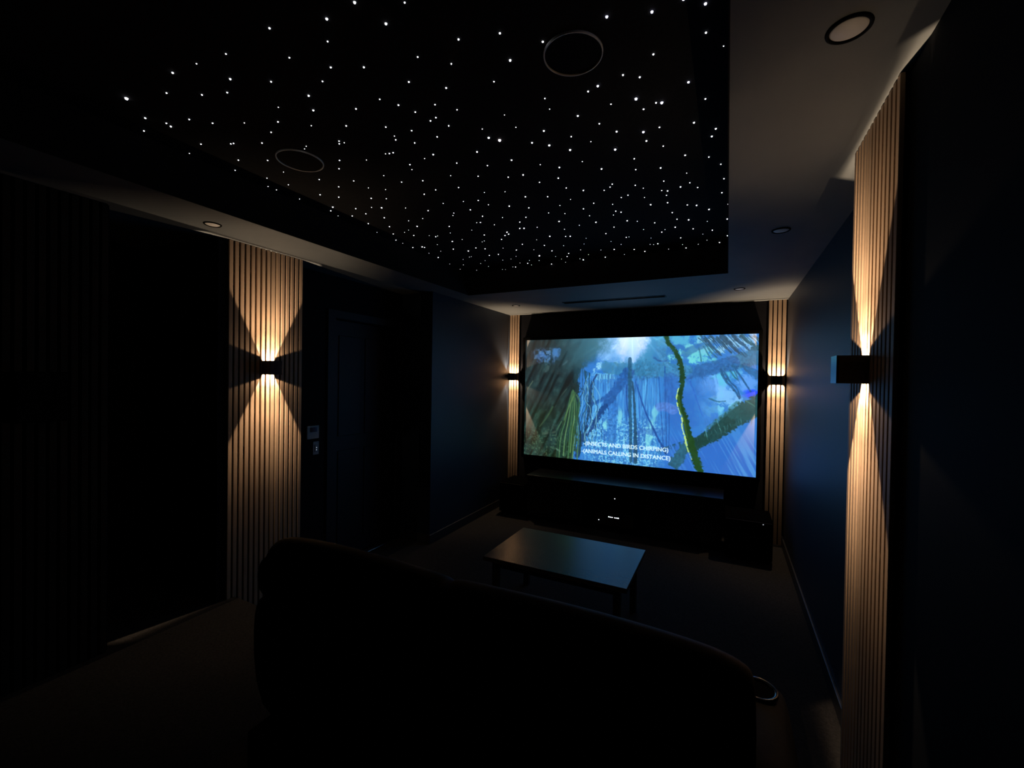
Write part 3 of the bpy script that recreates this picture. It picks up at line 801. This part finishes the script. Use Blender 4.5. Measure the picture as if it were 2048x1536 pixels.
t = thing('av_receiver', (-1.02, 4.56, FLR + .05), 'black receiver with small lit digits inside the media console', 'receiver')
boxes('body', M_BLACKMETAL, [(-1.215, -.825, 4.415, 4.72, FLR + .058, -1.355)], t, bev=.003)
boxes('foot', M_BLACKWOOD, [(x, x + .03, y, y + .03, FLR + .0508, FLR + .058) for x in (-1.20, -.87) for y in (4.43, 4.66)], t)
boxes('display_window', M_DARKGLASS, [(-1.10, -.94, 4.411, 4.4152, -1.425, -1.375)], t)
dl = []
for x0 in (-1.066, -1.049, -1.032, -1.004, -.987, -.970):
    h = .006 if x0 in (-1.066, -.970) else .004
    dl.append((x0 - .006, x0 + .006, 4.4096, 4.411, -1.404 - .002, -1.404 + h))
boxes('display_digits', M_LED, dl, t)
boxes('power_led', M_LED, [(-1.175, -1.168, 4.413, 4.415, -1.452, -1.445)], t)
t = thing('streaming_box', (-1.0, 4.5, -1.222), 'tiny black box with a white standby light on the console shelf', 'media player')
boxes('body', M_BLACKMETAL, [(-1.05, -.96, 4.41, 4.50, -1.2212, -1.196)], t, bev=.004)
boxes('standby_light', M_LED, [(-1.012, -1.005, 4.4085, 4.4105, -1.211, -1.204)], t)

# ------------------------------------------------------------------ subwoofers either side
def subwoofer(x0, x1, y0, y1, z1, label, led):
    t = thing('subwoofer', ((x0 + x1) / 2, (y0 + y1) / 2, FLR), label, 'subwoofer')
    boxes('cabinet', M_BLACKWOOD, [(x0, x1, y0 + .02, y1, FLR + .02, z1)], t, bev=.004)
    boxes('front_grille', M_GRILLE, [(x0 + .006, x1 - .006, y0, y0 + .0195, FLR + .026, z1 - .006)], t, bev=.004)
    boxes('foot', M_BLACKMETAL, [(x, x + .03, y, y + .03, FLR, FLR + .02) for x in (x0 + .02, x1 - .05) for y in (y0 + .03, y1 - .05)], t)
    if led:
        boxes('power_led', M_DIMLED, [(x1 - .079, x1 - .071, y0 - .002, y0, z1 - .022, z1 - .015)], t)
subwoofer(0.0, .373, 4.270, 4.68, -1.197, 'black floor subwoofer right of the media console with a tiny light', True)
subwoofer(-2.345, -2.025, 4.395, 4.78, -1.19, 'black floor subwoofer left of the media console', False)

# ------------------------------------------------------------------ coffee table
TX0, TX1, TY0, TY1, TZ = -1.396, -.477, 2.41, 3.03, -1.15
t = thing('coffee_table', ((TX0 + TX1) / 2, (TY0 + TY1) / 2, FLR), 'low rectangular coffee table reflecting the blue screen', 'coffee table')
boxes('table_top', M_TABLE, [(TX0, TX1, TY0, TY1, TZ - .028, TZ)], t, bev=.002)
boxes('apron', M_TABLELEG, [(TX0 + .06, TX1 - .06, TY0 + .06, TY0 + .075, TZ - .08, TZ - .028), (TX0 + .06, TX1 - .06, TY1 - .075, TY1 - .06, TZ - .08, TZ - .028),
                            (TX0 + .06, TX0 + .075, TY0 + .075, TY1 - .075, TZ - .08, TZ - .028), (TX1 - .075, TX1 - .06, TY0 + .075, TY1 - .075, TZ - .08, TZ - .028)], t)
for x in (TX0 + .045, TX1 - .085):
    for y in (TY0 + .045, TY1 - .085):
        boxes('leg', M_TABLELEG, [(x, x + .04, y, y + .04, FLR, TZ - .028)], t, bev=.002)

# ------------------------------------------------------------------ sofa on the riser, seen from behind
def sweep(name, m, parent, sections, closed=True, seg=1):
    """join equal-length loops of fitted points"""
    bm = bmesh.new()
    rings = [[bm.verts.new(P(*p)) for p in s] for s in sections]
    n = len(rings[0])
    for a, b in zip(rings[:-1], rings[1:]):
        for i in range(n):
            bm.faces.new([a[i], a[(i + 1) % n], b[(i + 1) % n], b[i]])
    bm.faces.new(rings[0]); bm.faces.new(list(reversed(rings[-1])))
    o = new_obj(name, bm, m, parent, smooth=True)
    s = o.modifiers.new('soft', 'SUBSURF'); s.levels = 2; s.render_levels = 2
    return o
t = thing('recliner_sofa', (-.63, 1.15, RIS), 'dark two seat recliner sofa seen from behind, cup holder in its right arm', 'sofa')
BZ = -.497                                           # top of the back
def back_section(x, top, w, y0=.865):
    # profile in y,z: rear skin, head roll at the rear, front skin falling forward
    return [(x, y0 + .10, RIS + .10), (x, y0 + .075, -1.05), (x, y0 + .035, -.80), (x, y0 + .0, -.64), (x, y0 + .008, top - .05), (x, y0 + .035, top - .004),
            (x, y0 + .085, top - .018), (x, y0 + .14, top - .08), (x, y0 + .18, -.74), (x, y0 + .25, -.98), (x, y0 + .25, RIS + .10)]
def back_half(x0, x1, e0, e1):
    xs_ = [x0, x0 + .012, x0 + .05, x0 + .14, (x0 + x1) / 2, x1 - .14, x1 - .05, x1 - .012, x1]
    dr = [e0, e0 * .55, e0 * .2, 0, -.006, 0, e1 * .2, e1 * .55, e1]
    return [back_section(x, BZ - d_, 0) for x, d_ in zip(xs_, dr)]
sweep('back_cushion', M_SOFA, t, back_half(-1.325, -.632, .07, .012))
sweep('back_cushion', M_SOFA, t, back_half(-.628, .062, .012, .05))
# padded wing at the left end of the back
sweep('side_bolster', M_SOFA, t, [[(x, y, z) for y, z in ((.885 - g, -.68), (.89 - g, -.615 + g), (.93, -.595 + g), (1.02 + g, -.61 + g), (1.04 + g, -.70), (.99, -.755 - g), (.91, -.755 - g))]
                                   for x, g in ((-1.395, -.03), (-1.385, -.008), (-1.35, .0), (-1.28, .0))])
for x0, x1 in ((-1.30, -.635), (-.625, .04)):
    boxes('seat_cushion', M_SOFA, [(x0, x1, 1.08, 1.44, -1.10, -.90)], t, bev=.035, smooth=True)
boxes('base', M_SOFA, [(-1.31, .05, .82, 1.42, RIS + .02, -1.10)], t, bev=.01)
def arm(x0, x1, zt, yf):
    bm = bmesh.new()
    prof = [(.93, RIS + .02), (.92, zt - .03), (.95, zt + .004), (1.05, zt + .008), (yf - .06, zt), (yf - .015, zt - .02), (yf, zt - .07), (yf + .03, -1.1), (yf + .05, RIS + .02)]
    secs = []
    for x, e in ((x0, .022), (x0 + .010, .006), (x0 + .04, .0), (x1 - .045, .0), (x1 - .012, .018), (x1, .05)):
        secs.append([(x, y + (e if i == 0 else 0) - (e if i > 4 else 0) * .5, z - (e if 0 < i < 7 else 0)) for i, (y, z) in enumerate(prof)])
    return secs
sweep('arm', M_SOFA_ARM, t, arm(-1.455, -1.30, -.765, 1.29))
ra = sweep('arm', M_SOFA_ARM, t, arm(-.02, .155, -.760, 1.33))
bm = bmesh.new()
CXc, CYc, CZc = .082, 1.222, -.7565
add_lathe(bm, CXc, CYc, [(.034, -.001), (.036, .004), (.042, .005), (.045, .001), (.044, -.004), (.036, -.006), (.034, -.001)], n=48, cz=CZc)
ring = new_obj('cup_holder', bm, M_CHROME, t, smooth=True); ring['label'] = 'chrome ringed cup holder'
bm = bmesh.new()
add_lathe(bm, CXc, CYc, [(0, -.001), (.034, -.001), (.0345, .002), (.033, .0035), (.031, .0005), (0, .0005)], n=48, cz=CZc)
new_obj('cup_well', bm, M_BLACKVELVET, ring)
boxes('foot', M_BLACKWOOD, [(x, x + .04, y, y + .04, RIS, RIS + .021) for x in (-1.28, -.65, 0) for y in (.86, 1.34)], t)

# ------------------------------------------------------------------ small wall things on the left
t = thing('wall_thermostat', (XD, 2.25, -.475), 'grey square wall controller with a dark display, left of the door', 'thermostat')
boxes('case', M_PLASTIC, [(XD, XD + .014, 2.198, 2.304, -.478, -.378)], t, bev=.003)
boxes('display', M_DARKGLASS, [(XD + .0138, XD + .0152, 2.222, 2.284, -.426, -.390)], t)
t = thing('light_switch', (XD, 2.282, -.60), 'narrow grey rocker switch plate below the wall controller', 'light switch')
boxes('plate', M_PLASTIC, [(XD, XD + .008, 2.256, 2.308, -.602, -.502)], t, bev=.002)
boxes('rocker', M_PLASTIC, [(XD + .008, XD + .013, 2.270, 2.294, -.580, -.524)], t, bev=.002)
for z in (-.565, -.548):
    boxes('indicator_led', M_DIMLED, [(XD + .0128, XD + .0142, 2.280, 2.285, z - .003, z + .003)], t)
bm = bmesh.new(); add_box(bm, -2.86, XD - .002 + .012, 2.50, 3.15, FLR, FLR + .009, bev=.003)
tag(new_obj('door_threshold', bm, M_ALU), 'thin metal threshold strip on the floor at the dark left door', 'threshold')

t = thing('wall_speaker', (-2.64, .73, -.21), 'square black surround speaker on the dark slat panel at far left', 'speaker')
boxes('cabinet', M_BLACKWOOD, [(-2.64, -2.575, .655, .815, -.213, 0.0)], t, bev=.005)
boxes('grille', M_GRILLE, [(-2.575, -2.567, .660, .810, -.208, -.005)], t, bev=.003)
